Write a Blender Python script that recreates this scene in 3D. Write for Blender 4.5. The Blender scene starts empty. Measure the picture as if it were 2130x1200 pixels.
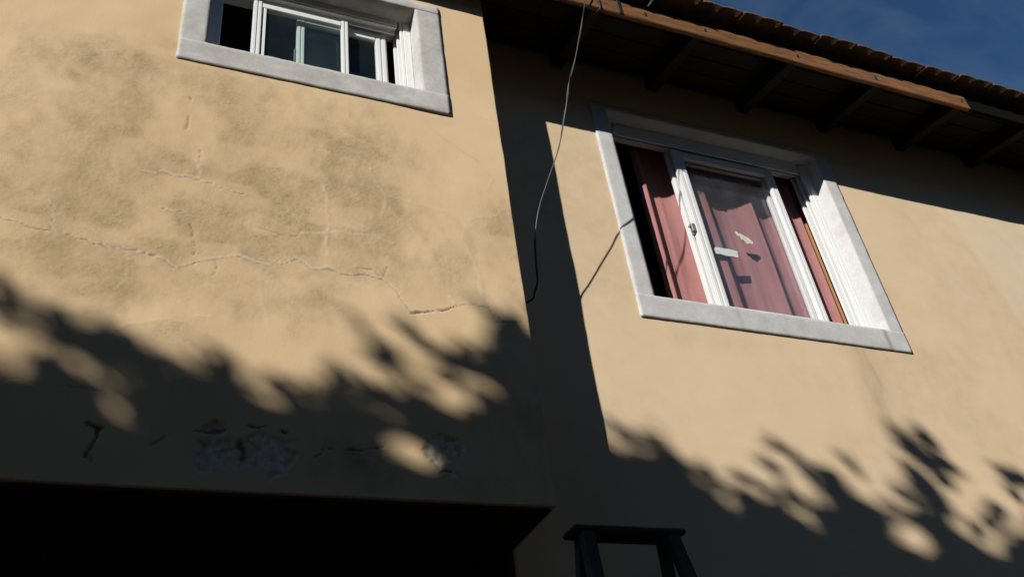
import bpy, bmesh, math, random
import numpy as np
from mathutils import Vector, Matrix
scene = bpy.context.scene
COL = scene.collection
random.seed(7); RNG = np.random.default_rng(11)

# ------------------------------------------------------------------ camera
cam_data = bpy.data.cameras.new('camera'); cam = bpy.data.objects.new('camera', cam_data); COL.objects.link(cam)
cam_data.sensor_width = 36.0; cam_data.lens = 32.474; cam_data.clip_start = 0.05; cam_data.clip_end = 1000.0
cam.matrix_world = Matrix(((0.921875, -0.130964, -0.364684, 0.0),
                           (-0.368561, -0.586901, -0.720910, 0.0),
                           (-0.119619, 0.798997, -0.589318, 1.5),
                           (0, 0, 0, 1)))
scene.camera = cam

# ------------------------------------------------------------------ sky, sun, exposure
SUN = Vector((-1.30, -1.0, 0.71)).normalized()          # towards the sun
world = bpy.data.worlds.new('World'); scene.world = world; world.use_nodes = True
nt = world.node_tree; nt.nodes.clear()
w_out = nt.nodes.new('ShaderNodeOutputWorld'); w_bg = nt.nodes.new('ShaderNodeBackground')
sky = nt.nodes.new('ShaderNodeTexSky'); sky.sky_type = 'NISHITA'; sky.sun_disc = False
sky.sun_elevation = math.asin(SUN.z); sky.sun_rotation = math.atan2(SUN.x, SUN.y)
sky.air_density = 1.0; sky.dust_density = 0.0; sky.ozone_density = 4.0; sky.altitude = 1500
# thin high cloud
tc = nt.nodes.new('ShaderNodeTexCoord'); mp = nt.nodes.new('ShaderNodeMapping'); mp.inputs['Scale'].default_value = (2.2, 3.4, 2.2)
mp.inputs['Rotation'].default_value = (0.3, 0.2, 0.5)
no = nt.nodes.new('ShaderNodeTexNoise'); no.inputs['Scale'].default_value = 3.1; no.inputs['Detail'].default_value = 5; no.inputs['Roughness'].default_value = 0.5
no.inputs['Distortion'].default_value = 1.2
rp = nt.nodes.new('ShaderNodeMapRange'); rp.inputs['From Min'].default_value = 0.44; rp.inputs['From Max'].default_value = 0.70; rp.inputs['To Max'].default_value = 0.32
mx = nt.nodes.new('ShaderNodeMixRGB'); mx.blend_type = 'MIX'; mx.inputs['Color2'].default_value = (1.7, 2.4, 3.7, 1)
nt.links.new(tc.outputs['Generated'], mp.inputs['Vector']); nt.links.new(mp.outputs['Vector'], no.inputs['Vector'])
nt.links.new(no.outputs['Fac'], rp.inputs['Value']); nt.links.new(rp.outputs['Result'], mx.inputs['Fac'])
sat = nt.nodes.new('ShaderNodeMixRGB'); sat.blend_type = 'MULTIPLY'; sat.inputs['Fac'].default_value = 1; sat.inputs['Color2'].default_value = (0.64, 0.90, 1.02, 1)
nt.links.new(sky.outputs['Color'], sat.inputs['Color1']); nt.links.new(sat.outputs['Color'], mx.inputs['Color1']); nt.links.new(mx.outputs['Color'], w_bg.inputs['Color'])
w_bg.inputs['Strength'].default_value = 0.056
nt.links.new(w_bg.outputs['Background'], w_out.inputs['Surface'])

sun_data = bpy.data.lights.new('sun', 'SUN'); sun = bpy.data.objects.new('sun', sun_data); COL.objects.link(sun)
sun_data.energy = 5.0; sun_data.angle = math.radians(0.53); sun_data.color = (1.0, 0.98, 0.945)
sun.rotation_euler = (-SUN).to_track_quat('-Z', 'Y').to_euler(); sun.location = SUN * 30
scene.view_settings.view_transform = 'Standard'; scene.view_settings.look = 'None'
scene.view_settings.gamma = 1.0; scene.view_settings.use_curve_mapping = False
scene.view_settings.exposure = 0.3
scene.render.engine = 'CYCLES'
scene.cycles.max_bounces = 6; scene.cycles.transparent_max_bounces = 12

# ------------------------------------------------------------------ measured outlines (metres; x along the wall, z up)
FILL=[[0.007,1,[[-0.4265,3.4558],[-0.383,3.4492],[-0.3275,3.4371],[-0.2855,3.4456],[-0.2455,3.434],[-0.189,3.4255],[-0.1488,3.4175],[-0.1239,3.3986],[-0.0791,3.4032],[-0.033,3.4],[0.0202,3.39],[0.058,3.3613],[0.0865,3.3704],[0.1206,3.3885],[0.1675,3.4051],[0.1908,3.4215],[0.264,3.4392],[0.3277,3.4219],[0.3596,3.4193],[0.3844,3.4488],[0.4041,3.4356],[0.4427,3.4595],[0.4957,3.4353],[0.5758,3.441]]],[0.006,0.9,[[0.5422,3.4393],[0.6095,3.4257],[0.6714,3.4407],[0.7337,3.4343],[0.7675,3.4057],[0.7935,3.3634],[0.8327,3.311]]],[0.005,0.8,[[0.8327,3.311],[0.8753,3.3175],[0.9486,3.3412],[1.0317,3.371],[1.1134,3.3664],[1.1369,3.3098],[1.26,3.3189]]],[0.006,0.9,[[-0.0699,3.7354],[-0.0087,3.7413],[0.0668,3.7413],[0.1183,3.7353],[0.1837,3.7231],[0.2698,3.7063]]],[0.01,0.8,[[0.1097,3.8745],[0.1096,3.8076],[0.1192,3.7401]]],[0.011,0.8,[[-0.3049,3.5506],[-0.2839,3.442]]],[0.007,1,[[0.0059,3.594],[0.0373,3.5836],[0.0734,3.5914],[0.0971,3.5663]]],[0.008,0.7,[[0.5427,3.8167],[0.5498,3.7604],[0.5391,3.7013],[0.5494,3.6115],[0.5423,3.4864]]],[0.008,0.5,[[-0.0717,3.3888],[-0.0665,3.297],[-0.0775,3.2502]]],[0.005,0.7,[[-0.0301,3.1271],[0.0063,3.143],[0.0764,3.1639],[0.117,3.1516],[0.1544,3.1827],[0.1893,3.1804]]],[0.006,0.7,[[-0.2771,3.1331],[-0.212,3.1082],[-0.1585,3.0951],[-0.0795,3.0923],[-0.0354,3.1264]]],[0.01,0.8,[[-0.0795,3.0923],[-0.0492,3.0619]]],[0.005,0.6,[[0.377,3.7028],[0.4188,3.6569],[0.4672,3.6037]]],[0.008,0.45,[[0.3284,3.4055],[0.3393,3.287],[0.3679,3.1761]]],[0.014,0.3,[[-0.1541,3.778],[-0.1354,3.6749]]],[0.009,0.45,[[0.7003,3.9657],[0.7203,3.8785],[0.7558,3.8168],[0.7441,3.7076]]],[0.009,0.5,[[0.7558,3.8168],[0.8458,3.7975],[0.9378,3.788],[0.9999,3.7815],[1.0689,3.7565],[1.2051,3.8153]]],[0.007,0.6,[[0.4275,3.5602],[0.5493,3.5889],[0.619,3.5983],[0.7189,3.6136],[0.7759,3.5928]]],[0.006,0.5,[[0.7594,3.5443],[0.7407,3.4355]]],[0.014,0.4,[[1.067,3.7363],[1.0514,3.6557],[1.0755,3.5847],[1.0972,3.4966],[1.0952,3.4071]]],[0.009,-0.35,[[0.9846,4.204],[1.0793,4.1275],[1.1421,4.0768],[1.2008,3.9928],[1.1651,3.8995]]],[0.009,-0.3,[[0.8713,3.9717],[0.9677,3.9795],[0.9616,3.7931]]],[0.005,0.8,[[0.6376,3.4691],[0.7068,3.4641],[0.7337,3.4343]]],[0.012,0.5,[[0.6157,3.3888],[0.6835,3.3833],[0.7401,3.4182]]],[0.006,0.7,[[0.9676,3.3955],[0.9861,3.3554]]],[0.008,-0.35,[[1.1522,4.3451],[1.2675,4.3358]]],[0.012,0.5,[[0.8327,3.311],[0.8425,3.243]]],[0.006,0.4,[[0.5962,4.1078],[0.6874,4.0572]]]]
CRACK=[[0.003,0.6,[[0.0473,4.1298],[0.0563,3.9581]]],[0.003,0.6,[[0.1116,3.5394],[0.1249,3.4256]]],[0.003,0.5,[[-0.3827,3.4477],[-0.3272,3.4356],[-0.2849,3.4418]]],[0.003,0.55,[[-0.1493,3.4214],[-0.1241,3.4009],[-0.0794,3.4055],[-0.0331,3.4016],[0.02,3.3924]]],[0.003,0.4,[[0.191,3.4175],[0.1842,3.34]]],[0.003,0.4,[[0.3283,3.5709],[0.4011,3.5549],[0.4411,3.5497],[0.4674,3.5859]]],[0.003,0.7,[[0.6095,3.424],[0.6713,3.4381],[0.7335,3.4299],[0.7674,3.404]]],[0.003,0.9,[[0.8323,3.3052],[0.8749,3.3116],[0.9481,3.336],[0.9857,3.3511]]],[0.0025,0.5,[[0.7594,3.5443],[0.7407,3.4355]]],[0.011,1,[[-0.0966,2.7984],[-0.0705,2.7874]]],[0.007,1,[[-0.073,2.7872],[-0.0746,2.7631],[-0.0795,2.745],[-0.0878,2.7007]]],[0.003,0.6,[[-0.0787,2.7042],[-0.074,2.6873]]],[0.0035,0.8,[[0.0638,2.7502],[0.0823,2.7686],[0.1021,2.7763]]],[0.003,0.9,[[0.1731,2.802],[0.2049,2.8047],[0.2207,2.8092]]],[0.011,1,[[0.2235,2.8075],[0.2476,2.8115]]],[0.004,1,[[0.3268,2.8182],[0.3467,2.8103],[0.3688,2.8154]]],[0.006,1,[[0.4084,2.8155],[0.4255,2.8137]]],[0.013,1,[[0.2937,2.765],[0.3081,2.7505],[0.3039,2.7256]]],[0.0035,0.9,[[0.5125,2.7397],[0.5298,2.7473],[0.5385,2.7768],[0.5589,2.7718],[0.5883,2.7676],[0.648,2.7753],[0.7091,2.7897]]],[0.005,0.9,[[0.8856,2.7197],[0.9244,2.7268]]],[0.003,0.35,[[-0.3263,2.9117],[-0.2546,2.9103],[-0.18,2.8996],[-0.1067,2.9075],[-0.0377,2.883]]]]
DIRT=[[-0.3186,3.5019,0.1432,0.1101,0.9],[-0.4228,3.5766,0.0759,0.1119,0.7],[-0.1854,3.9393,0.2091,0.1534,0.55],[0.0399,3.8164,0.2017,0.1084,0.6],[-0.1176,3.6267,0.2003,0.1568,0.75],[0.0093,3.5116,0.188,0.1524,0.95],[0.1915,4.1739,0.1542,0.1127,0.6],[0.2487,3.7327,0.1443,0.1286,0.7],[-0.1281,3.2775,0.1445,0.0777,0.8],[-0.0971,3.3467,0.1206,0.089,0.8],[-0.1758,4.2382,0.1249,0.0986,0.5],[0.4735,4.0253,0.1436,0.1343,0.6],[0.763,4.0004,0.1247,0.1373,0.75],[0.6126,3.7477,0.1964,0.1127,0.6],[0.8249,3.7479,0.1882,0.104,0.65],[1.1573,3.6997,0.1409,0.1854,0.6],[0.3215,3.5132,0.1411,0.0902,0.7],[0.4813,3.3031,0.0936,0.1032,0.65],[0.7095,3.5031,0.1388,0.0837,0.4],[0.9911,3.5325,0.1311,0.0873,0.5],[1.2326,3.5309,0.0989,0.1973,0.65],[0.2554,3.3236,0.1181,0.0921,0.5],[0.0752,3.1164,0.0936,0.0418,0.6],[-0.2575,3.3632,0.1547,0.0878,0.7],[0.4775,3.6511,0.1342,0.1281,0.6],[0.1797,3.5881,0.0911,0.121,0.7],[-0.3201,3.2798,0.0984,0.0675,0.4],[0.7305,3.615,0.1425,0.0874,0.5],[0.9802,3.6192,0.0944,0.0678,0.5],[-0.3265,3.8096,0.124,0.1238,0.35],[0.4089,3.7929,0.1009,0.09,0.5],[0.5602,3.5598,0.1349,0.0633,0.6],[0.4978,3.1564,0.0759,0.0448,0.35],[-0.0585,4.3585,0.0817,0.0783,0.3],[-0.3933,4.2414,0.1778,0.0963,0.25],[1.0545,3.4357,0.1119,0.0848,0.3],[1.2069,3.1342,0.11,0.206,0.55],[1.1898,2.947,0.1235,0.1062,0.8],[0.6268,2.7356,0.1307,0.0757,0.7],[1.2226,2.7105,0.0504,0.1435,0.5],[0.9482,2.6784,0.1897,0.0465,0.35]]
EXPO=[[0.2199,2.7439,0.0397,0.06,1],[0.377,2.7432,0.0529,0.0553,0.9],[0.2741,2.7296,0.043,0.0423,0.5],[0.8933,2.7767,0.0487,0.0502,0.85],[0.9266,2.7522,0.0325,0.04,0.6]]
STAIN=[[0.05,0.55,[[3.1798,3.6892],[3.1834,3.6196],[3.1924,3.5334],[3.1942,3.4483],[3.178,3.3692],[3.1758,3.2933],[3.1752,3.2361]]],[0.13,0.5,[[3.1565,3.667],[3.1556,3.5415],[3.1548,3.4202],[3.154,3.3028]]],[0.006,0.5,[[3.306,3.6475],[3.3256,3.6148]]]]
TOPLINE=[[-0.4175,3.0328],[-0.3385,2.9782],[-0.2684,3.045],[-0.1892,3.0799],[-0.085,3.0943],[-0.0298,3.0277],[-0.0018,3.0393],[0.0325,3.0191],[0.0684,2.983],[0.1199,2.989],[0.1766,3.0252],[0.2847,3.0416],[0.3224,2.9792],[0.3714,2.968],[0.406,2.9851],[0.4424,2.9425],[0.4853,2.9271],[0.5254,2.9594],[0.5723,2.9812],[0.6243,2.9817],[0.6761,2.9496],[0.745,2.9599],[0.8459,2.9562],[0.921,3.0007],[0.9855,3.0801],[1.0597,3.1451],[1.1301,3.1538],[1.27,3.2606],[1.2614,3.3629],[1.3245,3.334],[1.4071,3.3124],[1.5249,3.3201],[1.5373,3.2354],[1.5882,3.1842],[1.6485,3.1422],[1.7187,3.1338],[1.8007,3.101],[1.8846,3.0722],[1.972,3.0516],[2.078,3.0776],[2.167,3.1551],[2.2575,3.2046],[2.3017,3.1364],[2.4097,3.0982],[2.5177,3.1036],[2.6234,3.1448],[2.7421,3.2064],[2.8593,3.2133],[2.9037,3.1227],[2.9256,3.015],[2.9872,2.9817],[3.1048,3.0038],[3.2354,3.0826],[3.379,3.1559]]
STROKES=[[-0.3841,3.2254,-0.2629,3.0778,0.053],[-0.4054,3.1797,-0.3225,3.0496,0.051],[-0.3654,3.124,-0.2769,3.0425,0.0381],[-0.4321,3.2673,-0.3449,3.1754,0.0494],[-0.2541,3.0858,-0.1888,3.1787,0.0637],[-0.2596,3.0582,-0.2136,3.119,0.0392],[-0.1682,3.091,-0.0869,3.1093,0.026],[-0.2791,3.0555,-0.0225,3.0151,0.0466],[-0.0313,3.0006,0.0023,3.0798,0.0569],[0.0038,3.0661,0.0726,2.9728,0.0436],[0.2036,3.0569,0.3169,2.9731,0.0418],[0.1752,2.9845,0.2376,3.0612,0.0253],[0.3697,2.9514,0.4085,3.0253,0.041],[0.0805,2.9471,0.1179,3.0118,0.0248],[0.6246,3.1353,0.8574,3.0504,0.0381],[0.6971,3.1678,0.8072,3.105,0.0482],[0.7749,3.2656,0.9046,3.1401,0.0503],[0.8668,3.1903,0.9953,3.0659,0.0532],[0.8129,3.2068,0.9186,3.1418,0.0395],[1.0552,3.3834,1.1644,3.2883,0.0421],[1.0905,3.2947,1.2811,3.3047,0.0457],[1.1148,3.248,1.2635,3.1848,0.0556],[1.0518,3.2067,1.1723,3.1173,0.0405],[1.1642,3.3481,1.28,3.2451,0.0352],[0.5355,2.9577,0.5972,2.9996,0.0334],[0.6406,2.9828,0.7025,2.9466,0.0246],[0.9046,3.1401,1.0924,3.0536,0.0396],[0.9663,3.2116,1.0759,3.1615,0.0337],[1.6381,3.2339,1.7057,3.1206,0.0333],[1.7883,3.2098,2.0068,3.095,0.036],[1.9056,3.2789,2.0988,3.1861,0.0413],[2.0143,3.3684,2.1673,3.2615,0.0405],[2.1187,3.2942,2.2434,3.1948,0.0478],[2.2092,3.2643,2.3865,3.141,0.0608],[2.3827,3.3319,2.4784,3.1819,0.0353],[2.7015,3.4537,2.9068,3.2829,0.068],[2.8394,3.4753,3.0232,3.3693,0.0591],[2.81,3.344,3.1161,3.2526,0.0597],[2.6962,3.2975,2.863,3.1761,0.0507],[2.7378,3.2435,2.9206,3.0687,0.0729],[2.7558,3.1886,2.8179,3.0463,0.0621],[2.6186,3.1808,2.7547,3.0972,0.0423],[2.8758,3.2904,2.9719,3.1633,0.0644],[3.2881,3.3379,3.404,3.196,0.0627],[3.292,3.2387,3.3672,3.1169,0.0485],[3.3557,3.2821,3.5159,3.2518,0.0672],[1.594,3.2055,1.6854,3.1443,0.0381],[1.456,3.3319,1.5365,3.3124,0.0416]]
HOLES=[[-0.1522,2.9776,0.0155,0.0214],[-0.0511,2.9347,0.0244,0.0122],[-0.0382,2.8508,0.0168,0.0103],[0.7858,2.775,0.0637,0.0365],[0.9348,2.9721,0.0427,0.0124],[2.5966,2.9551,0.0954,0.0539],[3.081,3.085,0.2404,0.0901],[2.974,2.999,0.1033,0.0653],[1.9767,3.1188,0.1447,0.0291],[2.5609,3.1504,0.1638,0.0311]]
CABLE=[[1.775,2.215,5.27],[1.7442,2.232,5.1416],[1.6991,2.265,4.9497],[1.6447,2.3,4.7337],[1.6061,2.335,4.5988],[1.5904,2.36,4.496],[1.5715,2.425,4.3611],[1.5401,2.445,4.2557],[1.4842,2.468,4.109],[1.4396,2.49,3.984],[1.4223,2.515,3.8976],[1.4092,2.52,3.823],[1.3994,2.525,3.7144],[1.3968,2.535,3.6261],[1.3874,2.55,3.5889],[1.3726,2.57,3.5547],[1.275,2.6,3.52]]

YF, YR = 2.400, 2.729            # faces of the projecting block and of the set-back wall
SOF = 2.626                      # underside of the block

# ------------------------------------------------------------------ helpers
def tag(o, label=None, cat=None, group=None, kind=None):
    if label: o['label'] = label
    if cat: o['category'] = cat
    if group: o['group'] = group
    if kind: o['kind'] = kind
    return o
def empty(name, loc=(0, 0, 0)):
    o = bpy.data.objects.new(name, None); o.location = loc; COL.objects.link(o); o.empty_display_size = 0.2; return o
def link(name, me, mat, parent=None):
    o = bpy.data.objects.new(name, me); COL.objects.link(o)
    if mat and not me.materials: me.materials.append(mat)
    if parent:
        o.parent = parent
        w = Vector((0, 0, 0)); q = parent
        while q: w += q.location; q = q.parent
        o.location = -w
    return o
def bm_obj(name, bm, mat, parent=None, smooth=False):
    me = bpy.data.meshes.new(name); bm.to_mesh(me); bm.free()
    if smooth: me.polygons.foreach_set('use_smooth', [True] * len(me.polygons))
    return link(name, me, mat, parent)
def add_box(bm, a, b, bev=0.0):
    x0, y0, z0 = a; x1, y1, z1 = b
    v = [bm.verts.new(p) for p in ((x0,y0,z0),(x1,y0,z0),(x1,y1,z0),(x0,y1,z0),(x0,y0,z1),(x1,y0,z1),(x1,y1,z1),(x0,y1,z1))]
    fs = [bm.faces.new([v[i] for i in f]) for f in ((0,3,2,1),(4,5,6,7),(0,1,5,4),(1,2,6,5),(2,3,7,6),(3,0,4,7))]
    if bev > 0:
        es = list({e for f in fs for e in f.edges})
        bmesh.ops.bevel(bm, geom=es, offset=bev, segments=1, affect='EDGES')
def box(name, a, b, mat, parent, bev=0.0):
    bm = bmesh.new(); add_box(bm, a, b, bev); return bm_obj(name, bm, mat, parent)
def arr_mesh(name, verts, quads, smooth=False):
    me = bpy.data.meshes.new(name); nv = len(verts); nq = len(quads); k = quads.shape[1]
    me.vertices.add(nv); me.vertices.foreach_set('co', np.ascontiguousarray(verts, dtype=np.float32).ravel())
    me.loops.add(nq * k); me.loops.foreach_set('vertex_index', np.ascontiguousarray(quads, dtype=np.int32).ravel())
    me.polygons.add(nq); me.polygons.foreach_set('loop_start', np.arange(0, nq * k, k, dtype=np.int32))
    if smooth: me.polygons.foreach_set('use_smooth', np.ones(nq, dtype=bool))
    me.update(calc_edges=True); me.validate(); return me
def catmull(P, n=8):
    P = [Vector(p) for p in P]; out = []
    for i in range(len(P) - 1):
        p0 = P[max(i-1, 0)]; p1 = P[i]; p2 = P[i+1]; p3 = P[min(i+2, len(P)-1)]
        for k in range(n):
            t = k / n
            out.append(0.5 * ((2*p1) + (p2-p0)*t + (2*p0-5*p1+4*p2-p3)*t*t + (3*p1-p0-3*p2+p3)*t**3))
    out.append(P[-1]); return out
def add_tube(bm, P, radii, sides=8):
    P = [Vector(p) for p in P]; rings = []
    up = Vector((0.31, 0.17, 0.93))
    for i, p in enumerate(P):
        d = (P[min(i+1, len(P)-1)] - P[max(i-1, 0)]).normalized()
        a = d.cross(up); a = a.normalized() if a.length > 1e-4 else Vector((1, 0, 0)); b = d.cross(a)
        r = radii[i] if hasattr(radii, '__len__') else radii
        rings.append([bm.verts.new(p + (a*math.cos(2*math.pi*k/sides) + b*math.sin(2*math.pi*k/sides))*r) for k in range(sides)])
    for i in range(len(rings)-1):
        for k in range(sides):
            bm.faces.new((rings[i][k], rings[i][(k+1) % sides], rings[i+1][(k+1) % sides], rings[i+1][k]))
    bm.faces.new(rings[0][::-1]); bm.faces.new(rings[-1])
def _hash(ix, iy, s):
    h = np.sin(ix*127.1 + iy*311.7 + s*74.7) * 43758.5453
    return h - np.floor(h)
def vnoise(x, y, s=0):
    ix = np.floor(x); iy = np.floor(y); fx = x-ix; fy = y-iy
    fx = fx*fx*(3-2*fx); fy = fy*fy*(3-2*fy)
    a = _hash(ix, iy, s); b = _hash(ix+1, iy, s); c = _hash(ix, iy+1, s); d = _hash(ix+1, iy+1, s)
    return a*(1-fx)*(1-fy) + b*fx*(1-fy) + c*(1-fx)*fy + d*fx*fy
def fbm(x, y, s=0, o=4):
    t = 0; a = 0.5; n = 0
    for i in range(o):
        t = t + a*vnoise(x*2**i, y*2**i, s+i*13); n += a; a *= 0.5
    return t/n
def poly_dist(X, Z, pts):
    d = np.full(X.shape, 9.0)
    for (ax, az), (bx, bz) in zip(pts[:-1], pts[1:]):
        ux, uz = bx-ax, bz-az; L = ux*ux+uz*uz+1e-9
        t = np.clip(((X-ax)*ux + (Z-az)*uz)/L, 0, 1)
        d = np.minimum(d, np.hypot(X-ax-t*ux, Z-az-t*uz))
    return d

# ------------------------------------------------------------------ materials
class Mat:
    def __init__(s, name, rough=0.8, spec=0.3):
        s.m = bpy.data.materials.new(name); s.m.use_nodes = True; s.t = s.m.node_tree; s.n = s.t.nodes
        s.b = s.n['Principled BSDF']; s.b.inputs['Roughness'].default_value = rough
        s.b.inputs['Specular IOR Level'].default_value = spec
        s.co = s.n.new('ShaderNodeTexCoord').outputs['Object']
    def new(s, t, **kw):
        n = s.n.new(t)
        for k, v in kw.items(): n.inputs[k].default_value = v
        return n
    def lk(s, a, b): s.t.links.new(a, b)
    def noise(s, scale, detail=4, rough=0.55, stretch=None, dist=0.0):
        n = s.new('ShaderNodeTexNoise', Scale=scale, Detail=detail, Roughness=rough, Distortion=dist)
        v = s.co
        if stretch:
            mp = s.n.new('ShaderNodeMapping'); mp.inputs['Scale'].default_value = stretch; s.lk(v, mp.inputs['Vector']); v = mp.outputs['Vector']
        s.lk(v, n.inputs['Vector']); return n.outputs['Fac']
    def ramp(s, v, lo, hi, a=0.0, b=1.0):
        n = s.new('ShaderNodeMapRange'); n.inputs['From Min'].default_value = lo; n.inputs['From Max'].default_value = hi
        n.inputs['To Min'].default_value = a; n.inputs['To Max'].default_value = b; s.lk(v, n.inputs['Value']); return n.outputs['Result']
    def math(s, op, a, b):
        n = s.n.new('ShaderNodeMath'); n.operation = op; n.use_clamp = False
        for i, v in enumerate((a, b)):
            if isinstance(v, (int, float)): n.inputs[i].default_value = v
            else: s.lk(v, n.inputs[i])
        return n.outputs[0]
    def attr(s, name):
        n = s.n.new('ShaderNodeAttribute'); n.attribute_name = name; return n.outputs['Fac']
    def mix(s, f, a, b, mode='MIX'):
        n = s.n.new('ShaderNodeMixRGB'); n.blend_type = mode
        for k, v in (('Fac', f), ('Color1', a), ('Color2', b)):
            if isinstance(v, (int, float)): n.inputs[k].default_value = v
            elif isinstance(v, tuple): n.inputs[k].default_value = (*v, 1)
            else: s.lk(v, n.inputs[k])
        return n.outputs['Color']
    def color(s, c):
        if isinstance(c, tuple): s.b.inputs['Base Color'].default_value = (*c, 1)
        else: s.lk(c, s.b.inputs['Base Color'])
        return s
    def bump(s, h, strength=0.3, dist=0.01):
        n = s.new('ShaderNodeBump', Strength=strength, Distance=dist); s.lk(h, n.inputs['Height']); s.lk(n.outputs['Normal'], s.b.inputs['Normal']); return s

def render_mat(name, base, base2):
    M = Mat(name, 0.92, 0.15)
    big = M.noise(2.3, 4, 0.6); mid = M.noise(11, 5, 0.6); fine = M.noise(140, 3, 0.6); grain = M.noise(420, 2, 0.5)
    col = M.mix(M.ramp(big, 0.3, 0.7), base, base2)
    col = M.mix(M.ramp(mid, 0.35, 0.75, 0, 0.22), col, (0.50, 0.36, 0.21))
    speck = M.ramp(fine, 0.42, 0.66)
    dirt = M.attr('dirt')
    dm = M.math('MULTIPLY', dirt, M.ramp(mid, 0.3, 0.62, 0.45, 1.0))
    tone = M.mix(M.ramp(M.noise(4.5, 4, 0.6), 0.38, 0.62), (0.27, 0.195, 0.09), (0.26, 0.19, 0.105))
    col = M.mix(M.math('MULTIPLY', dm, 0.66), col, tone)
    col = M.mix(M.math('MULTIPLY', M.math('MULTIPLY', dm, M.math('MULTIPLY', speck, M.ramp(M.noise(19, 4, 0.6), 0.4, 0.65))), 0.48), col, (0.10, 0.08, 0.045))
    lt = M.ramp(grain, 0.66, 0.74)
    col = M.mix(M.math('MULTIPLY', M.math('MULTIPLY', dm, lt), 0.5), col, (0.5, 0.4, 0.26))
    col = M.mix(M.math('MULTIPLY', M.attr('filler'), 0.78), col, (0.55, 0.475, 0.345))
    col = M.mix(M.attr('expo'), col, M.mix(M.ramp(M.noise(38, 5, 0.65), 0.36, 0.62), (0.32, 0.275, 0.205), (0.60, 0.53, 0.42)))
    col = M.mix(M.attr('stain'), col, (0.27, 0.19, 0.11))
    col = M.mix(M.attr('crack'), col, (0.025, 0.022, 0.018))
    M.color(col); h = M.math('ADD', M.math('MULTIPLY', fine, 0.6), M.math('MULTIPLY', mid, 1.2))
    M.bump(M.math('ADD', h, M.math('MULTIPLY', M.math('MULTIPLY', grain, dirt), 0.8)), 0.2, 0.004)
    return M.m
M_FRONT = render_mat('render_cream_front', (0.58, 0.424, 0.252), (0.53, 0.374, 0.207))
M_REAR = render_mat('render_cream_rear', (0.585, 0.446, 0.292), (0.56, 0.418, 0.265))

def cement(name, a, b, c):
    M = Mat(name, 0.85, 0.25); n1 = M.noise(9, 5, 0.6, (1, 1, 1.6)); n2 = M.noise(60, 4, 0.6)
    col = M.mix(M.ramp(n1, 0.35, 0.68), a, b); col = M.mix(M.ramp(n2, 0.45, 0.8, 0, 0.4), col, c)
    M.color(col).bump(n2, 0.25, 0.003); return M
MC1 = cement('surround_grey', (0.45, 0.435, 0.40), (0.34, 0.32, 0.29), (0.27, 0.25, 0.215)); M_SUR1 = MC1.m
MC2 = cement('surround_white', (0.485, 0.475, 0.46), (0.415, 0.40, 0.38), (0.33, 0.315, 0.285)); M_SUR2 = MC2.m
MC2.color(MC2.mix(MC2.attr('stain'), MC2.b.inputs['Base Color'].links[0].from_socket, (0.14, 0.11, 0.07)))
A = Mat('aluminium_white', 0.38, 0.5); an = A.noise(30, 4, 0.6, (1, 1, 0.15))
A.color(A.mix(A.ramp(an, 0.4, 0.75, 0, 0.35), (0.64, 0.64, 0.615), (0.47, 0.46, 0.42))); M_ALU = A.m
D = Mat('frame_dark', 0.5, 0.4).color((0.03, 0.03, 0.03)); M_DARK = D.m

def glass_mat(name, tint, dust):
    m = bpy.data.materials.new(name); m.use_nodes = True; t = m.node_tree; t.nodes.clear()
    out = t.nodes.new('ShaderNodeOutputMaterial'); tr = t.nodes.new('ShaderNodeBsdfTransparent'); tr.inputs['Color'].default_value = (*tint, 1)
    gl = t.nodes.new('ShaderNodeBsdfGlossy'); gl.inputs['Roughness'].default_value = 0.02
    lw = t.nodes.new('ShaderNodeLayerWeight'); lw.inputs['Blend'].default_value = 0.5
    pw = t.nodes.new('ShaderNodeMath'); pw.operation = 'POWER'; pw.inputs[1].default_value = 5.0
    fr = t.nodes.new('ShaderNodeMath'); fr.operation = 'MULTIPLY_ADD'; fr.inputs[1].default_value = 0.96; fr.inputs[2].default_value = 0.022
    t.links.new(lw.outputs['Facing'], pw.inputs[0]); t.links.new(pw.outputs[0], fr.inputs[0])
    df = t.nodes.new('ShaderNodeBsdfDiffuse'); df.inputs['Color'].default_value = (*dust[:3], 1)
    tc = t.nodes.new('ShaderNodeTexCoord'); nz = t.nodes.new('ShaderNodeTexNoise'); nz.inputs['Scale'].default_value = 7; nz.inputs['Detail'].default_value = 5
    mr = t.nodes.new('ShaderNodeMapRange'); mr.inputs['From Min'].default_value = 0.3; mr.inputs['From Max'].default_value = 0.7
    mr.inputs['To Min'].default_value = dust[3]*0.5; mr.inputs['To Max'].default_value = dust[3]*1.5
    m1 = t.nodes.new('ShaderNodeMixShader'); m2 = t.nodes.new('ShaderNodeMixShader')
    L = t.links.new
    L(tc.outputs['Object'], nz.inputs['Vector']); L(nz.outputs['Fac'], mr.inputs['Value'])
    L(mr.outputs['Result'], m1.inputs['Fac']); L(tr.outputs[0], m1.inputs[1]); L(df.outputs[0], m1.inputs[2])
    L(fr.outputs[0], m2.inputs['Fac']); L(m1.outputs[0], m2.inputs[1]); L(gl.outputs[0], m2.inputs[2]); L(m2.outputs[0], out.inputs['Surface'])
    return m
M_GL1 = glass_mat('glass_greenish', (0.91, 0.955, 0.945), (0.45, 0.62, 0.62, 0.009))
M_GL2 = glass_mat('glass_dusty', (0.985, 0.985, 0.988), (0.50, 0.55, 0.64, 0.018))

C_ = Mat('curtain_cloth', 0.95, 0.05); cn = C_.noise(900, 1, 0.5); cb = C_.noise(6, 3, 0.5)
C_.color(C_.mix(C_.ramp(cb, 0.3, 0.7), (0.32, 0.15, 0.14), (0.275, 0.128, 0.12))).bump(cn, 0.4, 0.001); M_CURT = C_.m
C2 = Mat('brown_cloth', 0.95, 0.05).color((0.30, 0.15, 0.065)); M_BROWN = C2.m

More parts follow.
